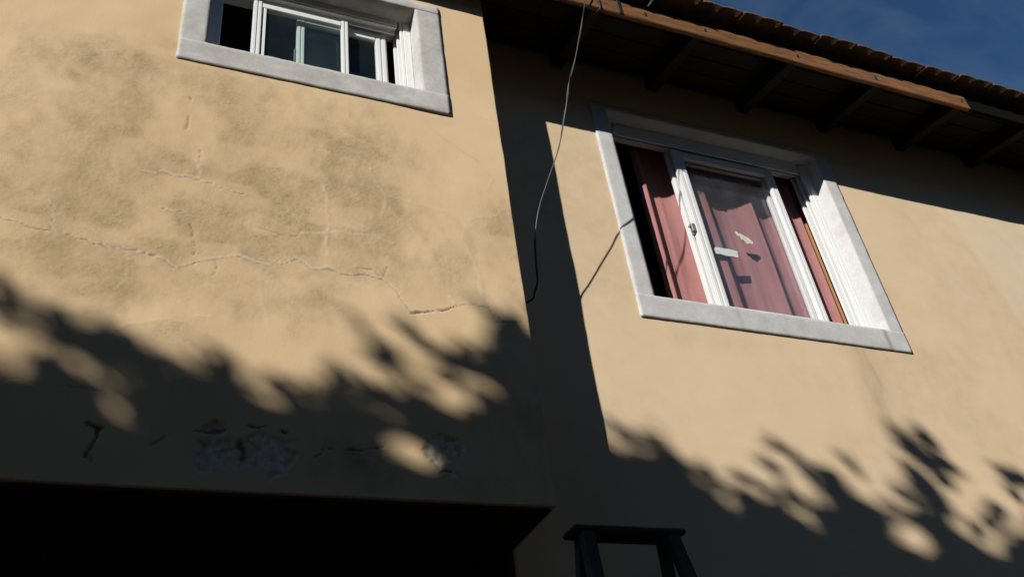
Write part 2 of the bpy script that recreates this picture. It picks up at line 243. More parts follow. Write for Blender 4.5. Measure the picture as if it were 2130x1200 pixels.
def wood(name, a, b, dark, stretch, rough=0.75):
    M = Mat(name, rough, 0.25); g = M.noise(7, 6, 0.65, stretch, 0.4); p = M.noise(5, 3, 0.5)
    info = M.n.new('ShaderNodeObjectInfo')
    col = M.mix(M.ramp(g, 0.32, 0.68), a, b); col = M.mix(M.ramp(p, 0.5, 0.75, 0, 0.6), col, dark)
    hsv = M.n.new('ShaderNodeHueSaturation'); M.lk(col, hsv.inputs['Color']); M.lk(M.ramp(info.outputs['Random'], 0, 1, 0.8, 1.15), hsv.inputs['Value'])
    M.color(hsv.outputs['Color']).bump(g, 0.4, 0.003); return M.m
M_FASC = wood('fascia_wood', (0.25, 0.112, 0.04), (0.06, 0.026, 0.012), (0.10, 0.06, 0.036), (0.9, 10, 15))
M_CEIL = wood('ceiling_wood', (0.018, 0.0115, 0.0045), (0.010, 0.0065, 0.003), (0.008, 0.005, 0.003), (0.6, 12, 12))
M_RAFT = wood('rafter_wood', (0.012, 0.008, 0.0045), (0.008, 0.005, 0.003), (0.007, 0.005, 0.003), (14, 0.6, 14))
M_GREY0 = wood('grey_board', (0.013, 0.0125, 0.012), (0.008, 0.008, 0.008), (0.02, 0.018, 0.016), (0.6, 14, 14), 0.9)
MG = Mat('dark_board', 1.0, 0.0); MG.color(MG.mix(MG.noise(7, 5, 0.6, (0.6, 14, 14)), (0.010, 0.010, 0.0095), (0.005, 0.005, 0.005))); M_GREY = MG.m
M_LADD = wood('ladder_wood', (0.05, 0.044, 0.036), (0.028, 0.025, 0.021), (0.075, 0.066, 0.055), (12, 12, 0.8))
T_ = Mat('terracotta', 0.9, 0.15); t1 = T_.noise(14, 5, 0.6); t2 = T_.noise(45, 4, 0.6); ti = T_.n.new('ShaderNodeObjectInfo').outputs['Random']
tcol = T_.mix(ti, (0.20, 0.075, 0.04), (0.12, 0.06, 0.035)); tcol = T_.mix(T_.ramp(t1, 0.36, 0.56, 0, 0.9), tcol, (0.07, 0.06, 0.035)); tcol = T_.mix(T_.ramp(t2, 0.6, 0.72, 0, 0.5), tcol, (0.38, 0.34, 0.25))
T_.color(tcol).bump(t2, 0.5, 0.004); M_TILE = T_.m
K = Mat('cable_black', 0.5, 0.4).color((0.012, 0.012, 0.012)); M_BLACK = K.m
K2 = Mat('cable_grey', 0.45, 0.5).color((0.22, 0.21, 0.19)); M_WIRE = K2.m; K2.color((0.075, 0.07, 0.065))
G = Mat('ground_soil', 0.95, 0.1); gn = G.noise(1.5, 6, 0.6); G.color(G.mix(gn, (0.055, 0.045, 0.032), (0.085, 0.07, 0.05))).bump(G.noise(30, 4), 0.4, 0.02); M_GROUND = G.m
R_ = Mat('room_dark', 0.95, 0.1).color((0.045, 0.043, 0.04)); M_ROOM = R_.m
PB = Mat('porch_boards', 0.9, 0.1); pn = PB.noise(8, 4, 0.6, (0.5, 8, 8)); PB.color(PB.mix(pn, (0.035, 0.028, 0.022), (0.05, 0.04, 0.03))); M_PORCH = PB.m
L_ = Mat('leaf_green', 0.5, 0.4); li = L_.noise(3, 3); L_.color(L_.mix(li, (0.05, 0.09, 0.025), (0.08, 0.12, 0.035))); M_LEAF = L_.m
B_ = Mat('bark', 0.95, 0.1); bn = B_.noise(12, 5, 0.6, (1, 1, 0.25)); B_.color(B_.mix(bn, (0.10, 0.075, 0.05), (0.17, 0.14, 0.10))).bump(bn, 0.6, 0.02); M_BARK = B_.m
P_ = Mat('paper_tape', 0.8, 0.2); M_TAPE = P_.color(P_.mix(P_.noise(60, 4), (0.52, 0.60, 0.56), (0.66, 0.70, 0.66))).m
P2 = Mat('paper_cream', 0.8, 0.2); M_PAPER = P2.color(P2.mix(P2.noise(50, 4), (0.55, 0.48, 0.30), (0.75, 0.72, 0.58))).m
ME = Mat('latch_metal', 0.4, 0.5).color((0.13, 0.13, 0.125)); M_LATCH = ME.m

# ------------------------------------------------------------------ ground
bm = bmesh.new(); s = 300
bm.faces.new([bm.verts.new(p) for p in ((-s, -s, 0), (s, -s, 0), (s, s, 0), (-s, s, 0))])
tag(bm_obj('ground', bm, M_GROUND), kind='structure')

# ------------------------------------------------------------------ house
house = empty('house', (1.5, 2.6, 0))
tag(house, 'cream rendered two-storey house with cracked stained plaster and tiled eaves', 'house')

def axis(breaks, fine, coarse):
    out = []
    for (a, b, f) in breaks:
        n = max(1, int(round((b-a)/(fine if f else coarse)))); out += list(np.linspace(a, b, n, endpoint=False))
    out.append(breaks[-1][1]); return np.array(out)
def wall(name, xs, zs, y, hole, mat, fill=(), crack=(), dirt=(), expo=(), stain=(), lean=None, amp=0.0022, parent=None):
    X, Z = np.meshgrid(xs, zs); nx, nz = len(xs), len(zs)
    wx = X + 0.011*(fbm(X*24, Z*24, 5, 4)-0.5)*2 + 0.02*(fbm(X*6, Z*6, 45, 2)-0.5); wz = Z + 0.011*(fbm(X*24, Z*24, 9, 4)-0.5)*2 + 0.02*(fbm(X*6, Z*6, 49, 2)-0.5)
    fi = np.zeros_like(X); cr = np.zeros_like(X); di = np.zeros_like(X); ex = np.zeros_like(X); st = np.zeros_like(X)
    wn = 0.45 + 1.1*vnoise(X*40, Z*40, 3)
    for w, a, pts in fill:
        d = poly_dist(wx, wz, pts); p = np.clip(1.3 - d/(w*0.62*wn), 0, 1)*(0.4+0.6*vnoise(X*16, Z*16, 21))
        if a > 0: fi = np.maximum(fi, p*a)
        else: di = np.maximum(di, -a*p)
    crack = list(crack) + [[0.0028, 0.5, [(p[0]+.001, p[1]-.004) for p in pts]] for w, a, pts in fill if a >= 0.8]
    for w, a, pts in crack:
        d = poly_dist(wx, wz, pts); cr = np.maximum(cr, a*np.clip(1.5 - d/(w*0.6*wn), 0, 1)*(0.45+0.55*vnoise(X*22, Z*22, 41)))
    n1 = fbm(X*7, Z*5, 31, 4); n2 = fbm(X*22, Z*18, 57, 4)
    acc = np.zeros_like(X)
    for cx, cz, rx, rz, a in dirt:
        r2 = ((X-cx)/(rx*1.15))**2 + ((Z-cz)/(rz*1.15))**2; acc = np.maximum(acc, a*np.exp(-r2*0.9)) + 0.18*a*np.exp(-r2*0.5)
    if len(dirt) > 10:      # grime lies unevenly: streaked, blotched, thinner where the plaster was patched
        band = np.clip((1.15-X)/0.5, 0, 1)*np.clip((4.5-Z)/0.3, 0, 1)*np.clip((Z-3.05)/0.25, 0, 1)
        acc = acc + 0.30*band
        tex = 0.45*fbm(X*9, Z*4.5, 31, 5) + 0.30*fbm(X*3.3, Z*2.6, 131, 4) + 0.25*fbm(X*30, Z*16, 57, 4)
        di = np.maximum(di, np.clip((acc*1.05 + (tex-0.5)*2.6 - 0.16), 0, 1)*np.clip(acc*3, 0, 1))
        di *= 1-0.55*np.clip((fbm(X*5, Z*9, 171, 3)-0.56)/0.12, 0, 1)
    else:
        di = np.maximum(di, np.clip(acc*(0.3+1.4*n1), 0, 1)); di = np.maximum(di, 0.26*np.clip((fbm(X*1.7, Z*2.6, 231, 6)-0.42)/0.3, 0, 1)*(0.5+fbm(X*14, Z*3, 241, 3)))
        fi = np.maximum(fi, 0.45*np.clip((X + 0.16*(Z-4.53) - 4.34)/0.05, 0, 1))
    di = np.clip(di*(0.75+0.5*n2), 0, 1)
    for cx, cz, rx, rz, a in expo:
        r = np.hypot((X-cx)/(rx*1.35), (Z-cz)/(rz*1.2)) + (fbm(X*13, Z*16, 61, 5)-0.5)*1.7 + (fbm(X*60, Z*60, 67, 3)-0.5)*0.5
        ex = np.maximum(ex, a*np.clip((1.0-r)/0.22, 0, 1))
    ex *= np.clip(0.15+1.35*fbm(X*22, Z*28, 71, 4), 0, 1)
    for w, a, pts in stain:
        d = poly_dist(wx, wz, pts); st = np.maximum(st, a*np.clip(1-d/w, 0, 1)**1.3*(0.4+0.8*fbm(X*40, Z*8, 81, 3)))
    Y = y + amp*(fbm(X*3, Z*3, 91, 3)-0.5)*4 - 0.0017*fi + 0.006*cr + 0.009*ex*(0.4+vnoise(X*70, Z*70, 15)) + 0.0015*di*(vnoise(X*150, Z*150, 17)-0.5)
    Xo = X.copy()
    if lean is not None:
        k = np.clip((X-0.95)/(xs[-1]-0.95), 0, 1); Xo = X + k*lean(Z)
    V = np.stack([Xo, Y, Z], -1).reshape(-1, 3)
    i = np.arange(nz-1)[:, None]*nx + np.arange(nx-1)[None, :]
    keep = np.ones((nz-1, nx-1), bool)
    xc = 0.5*(xs[1:]+xs[:-1]); zc = 0.5*(zs[1:]+zs[:-1])
    if hole:
        keep &= ~((xc[None, :] > hole[0]) & (xc[None, :] < hole[1]) & (zc[:, None] > hole[2]) & (zc[:, None] < hole[3]))
    i = i[keep]; Q = np.stack([i, i+1, i+nx+1, i+nx], -1)
    # side, top and bottom returns running back from the face
    n0 = len(V); ring = np.concatenate([np.arange(nx), np.arange(1, nz)*nx+nx-1, (nz-1)*nx+np.arange(nx-2, -1, -1), np.arange(nz-2, 0, -1)*nx])
    back = V[ring].copy(); back[:, 1] = y+0.32
    j = np.arange(len(ring)); jn = (j+1) % len(ring)
    Q2 = np.stack([ring[j], n0+j, n0+jn, ring[jn]], -1)
    V = np.concatenate([V, back]); Q = np.concatenate([Q, Q2])
    me = arr_mesh(name, V, Q)
    for nm, arr in (('filler', fi), ('crack', cr), ('dirt', di), ('expo', ex), ('stain', st)):
        a = me.attributes.new(nm, 'FLOAT', 'POINT'); a.data.foreach_set('value', np.concatenate([arr.ravel(), np.zeros(len(ring))]).astype(np.float32))
    return link(name, me, mat, parent)

# window openings (inner edge of the surround) and outer edge
W1 = dict(x0=0.0875, x1=0.9375, z0=4.429, z1=4.962, ox0=-0.012, ox1=1.051, oz0=4.315, oz1=5.015, y=2.390)
W2 = dict(x0=2.070, x1=3.4035, z0=3.799, z1=4.995, ox0=1.975, ox1=3.4995, oz0=3.678, oz1=5.037, y=2.720)
def hole(W, m=0.02): return (W['ox0']+m, W['ox1']-m, W['oz0']+m, W['oz1']-m)
h1 = hole(W1); h2 = hole(W2)
xs = axis([(-2.6, -0.66, 0), (-0.66, h1[0], 1), (h1[0], h1[1], 1), (h1[1], 1.262, 1)], 0.0055, 0.1)
zs = axis([(SOF, h1[2], 1), (h1[2], h1[3], 1), (h1[3], 5.11, 1), (5.11, 5.28, 0)], 0.0055, 0.05)
# the free corner leans out a little towards the top and its arris is worn
lean = lambda Z: -0.008 + 0.019*(Z-SOF)/2.4 + 0.004*(fbm(Z*9, Z*0+3, 7, 3)-0.5)
wall('front_wall', xs, zs, YF, h1, M_FRONT, FILL, CRACK, DIRT, EXPO, (), lean, parent=house)
xs = axis([(1.24, h2[0], 1), (h2[0], h2[1], 1), (h2[1], 5.1, 1), (5.1, 6.6, 0)], 0.010, 0.1)
zs = axis([(0, 1.9, 0), (1.9, h2[2], 1), (h2[2], h2[3], 1), (h2[3], 5.36, 0)], 0.010, 0.04)
RDIRT = [[4.75, 4.1, 0.30, 0.5, 0.10], [2.9, 3.45, 0.3, 0.08, 0.10], [1.5, 2.9, 0.25, 0.3, 0.18], [2.35, 3.6, 0.4, 0.05, 0.12]]
wall('rear_wall', xs, zs, YR, h2, M_REAR, (), (), RDIRT, (), STAIN, None, 0.0012, parent=house)

# underside of the block: dark boarded porch ceiling, porch walls
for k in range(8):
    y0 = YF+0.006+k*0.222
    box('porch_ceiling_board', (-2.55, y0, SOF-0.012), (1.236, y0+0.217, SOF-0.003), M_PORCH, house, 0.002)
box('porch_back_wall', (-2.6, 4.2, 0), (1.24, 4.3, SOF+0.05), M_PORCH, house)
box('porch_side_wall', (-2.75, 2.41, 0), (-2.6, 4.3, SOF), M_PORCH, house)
box('porch_shade_sheet', (1.2255, 2.732, 0), (1.2385, 4.3, SOF-0.014), M_PORCH, house)  # dark sheet as painted shade, covering the end of the rear wall

# closed rooms behind the windows
def room(a, b):
    bm = bmesh.new(); x0, y0, z0 = a; x1, y1, z1 = b
    v = [bm.verts.new(p) for p in ((x0,y0,z0),(x1,y0,z0),(x1,y1,z0),(x0,y1,z0),(x0,y0,z1),(x1,y0,z1),(x1,y1,z1),(x0,y1,z1))]
    for f in ((0,1,2,3),(4,7,6,5),(1,5,6,2),(2,6,7,3),(3,7,4,0)): bm.faces.new([v[i] for i in f])
    bm_obj('room_lining', bm, M_ROOM, house)
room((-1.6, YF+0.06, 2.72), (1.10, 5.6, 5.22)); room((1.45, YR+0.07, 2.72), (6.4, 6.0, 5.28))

# --- windows
def rough_bar(name, a, b, mat, parent, seed, stains=None, inner=None):
    nx = max(2, int((b[0]-a[0])/0.012)); nz = max(2, int((b[2]-a[2])/0.012))
    xs = np.linspace(a[0], b[0], nx+1); zs = np.linspace(a[2], b[2], nz+1)
    bm = bmesh.new(); X, Z = np.meshgrid(xs, zs)
    e = 0.0016
    ox = (fbm(X*35, Z*35, seed, 3)-0.5)*e*2; oz = (fbm(X*35, Z*35, seed+5, 3)-0.5)*e*2; oy = (fbm(X*18, Z*18, seed+9, 3)-0.5)*0.003
    edge = ((X == xs[0]) | (X == xs[-1])) if (b[2]-a[2]) > (b[0]-a[0]) else ((Z == (zs[0] if name == 'surround_sill' else zs[-1])) | ((Z == (zs[-1] if name == 'surround_sill' else zs[0])) & (X > inner[0]) & (X < inner[1])))
    Yv = a[1] + oy + edge*0.0015
    V = np.stack([X+ox, Yv, Z+oz], -1).reshape(-1, 3); n = nx+1
    i = (np.arange(nz)[:, None]*n + np.arange(nx)[None, :]).ravel(); Q = np.stack([i, i+1, i+n+1, i+n], -1)
    ring = np.concatenate([np.arange(n), np.arange(1, nz+1)*n+nx, nz*n+np.arange(nx-1, -1, -1), np.arange(nz-1, 0, -1)*n])
    back = V[ring].copy(); back[:, 1] = b[1]; j = np.arange(len(ring)); jn = (j+1) % len(ring); n0 = len(V)
    Q = np.concatenate([Q, np.stack([ring[j], n0+j, n0+jn, ring[jn]], -1)])
    me = arr_mesh(name, np.concatenate([V, back]), Q)
    st = np.zeros(len(V)+len(ring), np.float32)
    if stains is not None:
        for cx, w, aa in stains:
            st[:len(V)] = np.maximum(st[:len(V)], (aa*np.clip(1-np.abs(X-cx-0.3*(b[2]-Z)*0-0.01*fbm(Z*20, X*0, 3, 2))/w, 0, 1)*(0.3+0.9*fbm(X*60, Z*12, 5, 3))).ravel())
    at = me.attributes.new('stain', 'FLOAT', 'POINT'); at.data.foreach_set('value', st)
    bm.free()
    return link(name, me, mat, parent)
def surround(W, depth, mat, parent, stains):
    g = -0.012
    rough_bar('surround_sill', (W['ox0'], W['y'], W['oz0']), (W['ox1'], depth, W['z0']), mat, parent, 3, stains, (W['x0'], W['x1']))
    rough_bar('surround_jamb', (W['ox0'], W['y']+0.0003, W['z0']+g), (W['x0'], depth, W['z1']-g), mat, parent, 3)
    rough_bar('surround_jamb', (W['x1'], W['y']+0.0003, W['z0']+g), (W['ox1'], depth, W['z1']-g), mat, parent, 3)
    rough_bar('surround_head', (W['ox0'], W['y'], W['z1']), (W['ox1'], depth, W['oz1']), mat, parent, 3, None, (W['x0'], W['x1']))
def frame_boxes(name, boxes, mat, parent, bev=0.0015):
    bm = bmesh.new()
    for a, b in boxes: add_box(bm, a, b, bev)
    return bm_obj(name, bm, mat, parent)
def stile(x0, x1, y0, y1, z0, z1, parent):
    m = (x0+x1)/2; w = x1-x0
    return frame_boxes('sash_stile', [((x0, y0+0.003, z0), (x1, y1, z1)), ((x0+0.12*w, y0, z0), (x0+0.42*w, y0+0.002, z1)), ((x0+0.58*w, y0, z0), (x0+0.9*w, y0+0.002, z1))], M_ALU, parent, 0.0006)
def pane(x0, x1, y, z0, z1, mat, parent):
    return box('pane', (x0, y, z0), (x1, y+0.004, z1), mat, parent)

# left window: outer sash pushed to the middle, second sash behind it
w1 = empty('window'); w1.parent = house; w1.location = (-1.5, -2.6, 0)
tag(w1, 'small sliding window with weathered grey surround, half open')
surround(W1, 2.575, M_SUR1, w1, [(0.36, 0.004, 0.3)])
zb, zt = W1['z0'], W1['z1']
fy0, fy1 = 2.475, 2.570
frame_boxes('frame_jamb', [((0.0885, fy0, zb+.001), (0.1375, fy1, zt-.001))], M_ALU, w1)
frame_boxes('frame_jamb', [((0.905, fy0, zb+.001), (0.9365, fy1, zt-.001)), ((0.890, fy0+.004, zb+.002), (0.904, fy0+.016, zt-.002)), ((0.884, fy0+.034, zb+.002), (0.904, fy0+.046, zt-.002)), ((0.878, fy0+.066, zb+.002), (0.904, fy0+.078, zt-.002))], M_ALU, w1)
frame_boxes('frame_head', [((0.1385, fy0+.001, 4.925), (0.877, fy1, zt-.001)), ((0.1385, fy0+.004, 4.914), (0.877, fy0+.010, 4.924)), ((0.1385, fy0+.03, 4.900), (0.877, fy0+.036, 4.924))], M_ALU, w1)
frame_boxes('frame_sill', [((0.1385, fy0, zb+.001), (0.877, fy1, 4.455))], M_ALU, w1)
y = 2.486
stile(0.259, 0.295, y, y+.022, 4.460, 4.886, w1); stile(0.628, 0.659, y, y+.022, 4.460, 4.886, w1)
box('sash_bead', (0.301, y+.002, 4.490), (0.312, y+.014, 4.850), M_ALU, w1, .001)
box('sash_rail', (0.296, y+.001, 4.851), (0.627, y+.020, 4.878), M_ALU, w1, .001); box('sash_rail', (0.296, y+.001, 4.460), (0.627, y+.020, 4.488), M_ALU, w1, .001)
pane(0.296, 0.627, y+.009, 4.488, 4.851, M_GL1, w1)
y = 2.522
stile(0.446, 0.480, y, y+.022, 4.460, 4.900, w1); stile(0.789, 0.838, y, y+.022, 4.460, 4.900, w1)
box('sash_rail', (0.481, y+.001, 4.855), (0.788, y+.020, 4.898), M_ALU, w1, .001); box('sash_rail', (0.481, y+.001, 4.460), (0.788, y+.020, 4.488), M_ALU, w1, .001)
pane(0.481, 0.788, y+.009, 4.488, 4.855, M_GL1, w1)
box('latch', (0.437, y+.004, 4.60), (0.445, y+.018, 4.68), M_LATCH, w1, .002)

# right window
w2 = empty('window'); w2.parent = house; w2.location = (-1.5, -2.6, 0)
tag(w2, 'large sliding window with white surround and pink curtain behind it')
surround(W2, 2.885, M_SUR2, w2, [(3.365, 0.02, 0.8), (2.5, 0.02, 0.3), (2.75, 0.3, 0.12), (3.2, 0.2, 0.16)])
zb, zt = W2['z0'], W2['z1']
fy0, fy1 = 2.795, 2.880
frame_boxes('frame_jamb', [((2.071, fy0, zb+.001), (2.125, fy1, zt-.001)), ((2.126, fy0+.03, zb+.002), (2.150, fy0+.036, zt-.002))], M_ALU, w2)
frame_boxes('frame_jamb', [((3.362, fy0, zb+.001), (3.4025, fy1, zt-.001)), ((3.345, fy0+.004, zb+.002), (3.361, fy0+.018, zt-.002)), ((3.335, fy0+.034, zb+.002), (3.361, fy0+.046, zt-.002)), ((3.325, fy0+.062, zb+.002), (3.361, fy0+.074, zt-.002))], M_ALU, w2)
frame_boxes('frame_head', [((2.151, fy0+.001, 4.945), (3.324, fy1, zt-.001)), ((2.151, fy0, 4.905), (3.324, fy0+.006, 4.944)), ((2.151, fy0+.03, 4.915), (3.324, fy0+.036, 4.944))], M_ALU, w2)
frame_boxes('frame_sill', [((2.151, fy0, zb+.001), (3.324, fy1, 3.830))], M_ALU, w2)
y = 2.803
stile(2.483, 2.543, y, y+.024, 3.835, 4.900, w2); stile(3.085, 3.132, y, y+.024, 3.835, 4.900, w2)
box('sash_rail', (2.544, y+.001, 4.846), (3.084, y+.022, 4.893), M_ALU, w2, .001); box('sash_rail', (2.544, y+.001, 3.835), (3.084, y+.022, 3.873), M_ALU, w2, .001)
pane(2.544, 3.084, y+.010, 3.873, 4.846, M_GL2, w2)
y = 2.842
stile(2.470, 2.520, y, y+.022, 3.835, 4.905, w2); stile(3.078, 3.104, y, y+.022, 3.835, 4.905, w2)
box('sash_rail', (2.521, y+.001, 4.850), (3.077, y+.020, 4.900), M_ALU, w2, .001); box('sash_rail', (2.521, y+.001, 3.835), (3.077, y+.020, 3.868), M_ALU, w2, .001)
pane(2.521, 3.077, y+.010, 3.868, 4.850, M_GL2, w2)
frame_boxes('latch', [((2.460, 2.800, 4.318), (2.482, 2.820, 4.372)), ((2.446, 2.806, 4.345), (2.459, 2.816, 4.360))], M_LATCH, w2, .003)

# ------------------------------------------------------------------ roof: rafters, boards, fascia, tiles
roof = empty('roof'); roof.parent = house; roof.location = (-1.5, -2.6, 0)
SL = 0.22; zr0 = lambda y: 5.146 + SL*(y-2.276)         # underside of the rafters
def sloped(name, x0, x1, y0, y1, d0, d1, mat, parent, bev=0.0, jit=0.0):
    bm = bmesh.new(); add_box(bm, (x0, y0, d0), (x1, y1, d1), bev)
    for v in bm.verts: v.co.z += zr0(v.co.y) + jit
    return bm_obj(name, bm, mat, parent)
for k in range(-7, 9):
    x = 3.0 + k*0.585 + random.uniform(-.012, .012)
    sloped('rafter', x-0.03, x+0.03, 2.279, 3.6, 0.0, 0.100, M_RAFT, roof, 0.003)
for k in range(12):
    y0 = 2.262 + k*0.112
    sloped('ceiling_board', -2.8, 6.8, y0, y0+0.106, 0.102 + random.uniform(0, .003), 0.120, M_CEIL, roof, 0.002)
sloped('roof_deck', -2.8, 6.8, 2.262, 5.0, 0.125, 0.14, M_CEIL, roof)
# fascia boards with sawn, slightly chewed edges
def fascia(x0, x1, mat, seed, yb=2.2536):
    n = int((x1-x0)/0.02); bm = bmesh.new(); rows = []
    for i in range(n+1):
        x = x0 + (x1-x0)*i/n; w = 0.004*(float(vnoise(np.array(x*9.0), np.array(seed*1.0), 3))-0.5) + 0.0022*(float(vnoise(np.array(x*40.0), np.array(seed*1.0), 5))-0.5)
        zb_, zt_ = 5.140+w, 5.243
        rows.append([bm.verts.new(p) for p in ((x, yb+.004, zb_), (x, yb, zb_+.005), (x, yb, zt_), (x, yb+.022, zt_), (x, yb+.022, zb_))])
    for a, b in zip(rows[:-1], rows[1:]):
        for q in range(5): bm.faces.new((a[q], a[(q+1) % 5], b[(q+1) % 5], b[q])[::-1])
    bm.faces.new(rows[0]); bm.faces.new(rows[-1][::-1])
    return bm_obj('fascia_board', bm, mat, roof)
fascia(-2.8, 1.826, M_FASC, 2); fascia(1.832, 2.985, M_FASC, 5); fascia(2.990, 4.236, M_FASC, 9)
tag(fascia(4.245, 6.8, M_GREY, 14, 2.2560), 'dark grey length of fascia')  # right-hand length, near-black all over
for x in (2.09, 2.44, 3.02, 3.55, 4.19):
    box('nail_head', (x, 2.2505, 5.172+random.uniform(0, .02)), (x+.010, 2.2534, 5.182+random.uniform(.02, .022)), M_BLACK, roof)
box('wire_shadow_strip', (1.938, 2.246, 5.139), (1.956, 2.2533, 5.244), M_BLACK, roof, .001)  # black strip standing in for the cable's cast shadow on the fascia

# interlocking clay tiles, two rolls each
TW, TL = 0.25, 0.40
def tile_mesh():
    n = 16; V = []; Q = []
    prof = [0.010*abs(math.sin(2*math.pi*i/n))**0.8 for i in range(n+1)]
    for yy, dz in ((0, 0.0), (TL, 0.0)):
        for lay in (0, 1):
            for i in range(n+1):
                V.append((TW*i/n*0.985, yy, prof[i] + (0.010 if lay else 0.0)))
    m = n+1
    for i in range(n):
        Q += [(i, i+1, 2*m+i+1, 2*m+i)[::-1], (m+i, m+i+1, 3*m+i+1, 3*m+i), (i, i+1, m+i+1, m+i), (2*m+i, 3*m+i, 3*m+i+1, 2*m+i+1)]
    Q += [(0, m, 3*m, 2*m), (n, 2*m+n, 3*m+n, m+n)]
    return arr_mesh('tile', np.array(V), np.array(Q))
TM = tile_mesh(); TM.materials.append(M_TILE)
for c in range(4):
    for k in range(37):
        o = link('tile', TM, None, roof)
        y0 = 2.163 + c*0.33 + random.uniform(-.009, .009); x0 = -2.6 + k*TW + random.uniform(-.004, .004)
        o.location = Vector(o.location) + Vector((x0, y0, zr0(y0) + 0.170 + c*0.003 + random.uniform(-.003, .004)))
        o.rotation_euler = (math.atan(SL) - 0.045 + random.uniform(-.012, .012), random.uniform(-.012, .012), random.uniform(-.015, .015))

# ------------------------------------------------------------------ curtain
KX = [2.30, 2.315, 2.335, 2.350, 2.362, 2.45, 2.52, 2.60, 2.69, 2.706, 2.724, 2.74, 2.85, 2.93, 2.993, 3.008, 3.024, 3.04, 3.10, 3.16, 3.225, 3.238, 3.252, 3.30, 3.335]
KY = [2.93, 2.90, 2.897, 2.985, 2.950, 2.947, 2.912, 2.886, 2.872, 2.99, 2.99, 2.948, 2.950, 2.912, 2.873, 2.985, 2.985, 2.945, 2.950, 2.93, 2.868, 2.98, 2.93, 2.915, 2.90]
def drape(name, x0, x1, y_of, z0, z1, mat, nx=260, nz=26):
    u = np.linspace(0, 1, nx); z = np.linspace(z0, z1, nz); U_, Z_ = np.meshgrid(u, z)
    x = x0 + (x1-x0)*U_; h = (Z_-z0)/(z1-z0)
    Y = y_of(x, h); X = x + 0.012*(fbm(Z_*2, x*3, 3, 2)-0.5)*(1-h)
    V0 = np.stack([X, Y, Z_], -1).reshape(-1, 3); V1 = V0 + np.array([0, 0.002, 0]); n = len(V0)
    i = (np.arange(nz-1)[:, None]*nx + np.arange(nx-1)[None, :]).ravel()
    Q = np.stack([i, i+1, i+nx+1, i+nx], -1)
    ring = np.concatenate([np.arange(nx), np.arange(1, nz)*nx+nx-1, (nz-1)*nx+np.arange(nx-2, -1, -1), np.arange(nz-2, 0, -1)*nx]); jn = np.roll(ring, -1)
    Q = np.concatenate([Q, Q[:, ::-1]+n, np.stack([ring, ring+n, jn+n, jn], -1)])
    return link(name, arr_mesh(name, np.concatenate([V0, V1]), Q, True), mat)
def smooth_y(x, h):
    b = np.interp(x, KX, KY); b = 0.5*b + 0.25*np.interp(x-.006, KX, KY) + 0.25*np.interp(x+.006, KX, KY)
    return 2.908 + (b-2.908)*(0.75+0.35*(1-h)) + 0.009*(fbm(x*17, h*1.2, 7, 3)-0.5)*2 + 0.003*np.sin(x*61+h*0.9)
tag(drape('curtain', 2.30, 3.333, smooth_y, 3.70, 5.08, M_CURT), 'dusty pink curtain hanging in folds inside the large right window', 'curtain')
tag(drape('drape', 3.340, 3.385, lambda x, h: 2.925+0.01*np.sin(x*90), 3.70, 5.08, M_BROWN, 20), 'narrow strip of brown cloth at the right edge of the pink curtain', 'curtain')

# scraps stuck to the glass of the right window
def scrap(name, pts, y, mat, seed):
    bm = bmesh.new(); rnd = random.Random(seed)
    f = [bm.verts.new((x, y + rnd.uniform(-.002, 0), z)) for x, z in pts]; b = [bm.verts.new((x, y+.0025, z)) for x, z in pts]
    bm.faces.new(f); bm.faces.new(b[::-1])
    for i in range(len(f)): bm.faces.new((f[i], b[i], b[(i+1) % len(f)], f[(i+1) % len(f)]))
    return bm_obj(name, bm, mat)
sx = lambda p: [(a*0.9927, (b-1.5)*0.9927+1.5) for a, b in p]
tag(scrap('tape_strip', sx([(2.6254, 4.300), (2.634, 4.304), (2.66, 4.302), (2.71, 4.3035), (2.758, 4.299), (2.762, 4.290), (2.755, 4.284), (2.759, 4.272), (2.751, 4.253), (2.72, 4.256), (2.68, 4.254), (2.65, 4.259), (2.616, 4.258), (2.621, 4.270), (2.615, 4.283)]), 2.8495, M_TAPE, 1), 'pale strip of tape stuck across the right window pane', 'tape')
tag(scrap('paper_scrap', sx([(2.792, 4.440), (2.803, 4.436), (2.806, 4.424), (2.818, 4.430), (2.834, 4.424), (2.846, 4.416), (2.866, 4.409), (2.872, 4.396), (2.886, 4.386), (2.879, 4.367), (2.861, 4.371), (2.846, 4.364), (2.832, 4.382), (2.818, 4.388), (2.815, 4.404), (2.803, 4.410), (2.796, 4.420)]), 2.8495, M_PAPER, 2), 'torn cream paper scrap stuck on the right window pane', 'paper')

# ------------------------------------------------------------------ cable from the eaves
cab = empty('cable', CABLE[-1])
tag(cab, 'loose cable drooping from the wooden eaves to the corner of the front wall', 'cable')
P = catmull(CABLE, 8); n = len(P); cut = 11*8
bm = bmesh.new(); add_tube(bm, P[:cut+1], 0.0026, 7); bm_obj('bare_wire', bm, M_WIRE, cab, True)
bm = bmesh.new(); add_tube(bm, P[cut-1:], 0.0046, 8); bm_obj('sheath', bm, M_BLACK, cab, True)
tw = [p + Vector((math.cos(i*0.35), math.sin(i*0.35)*0.8, 0))*0.0055*math.sin(math.pi*min(1, max(0, i/(cut-30)))) for i, p in enumerate(P[:cut-30])]
bm = bmesh.new(); add_tube(bm, tw, 0.0018, 6); bm_obj('bare_wire', bm, M_BLACK, cab, True)
bm = bmesh.new(); add_tube(bm, catmull([(1.83, 2.244, 5.27), (1.832, 2.246, 5.20), (1.829, 2.245, 5.14), (1.822, 2.262, 5.125), (1.815, 2.29, 5.135)], 5), 0.0035, 7); bm_obj('tail', bm, M_BLACK, cab, True)

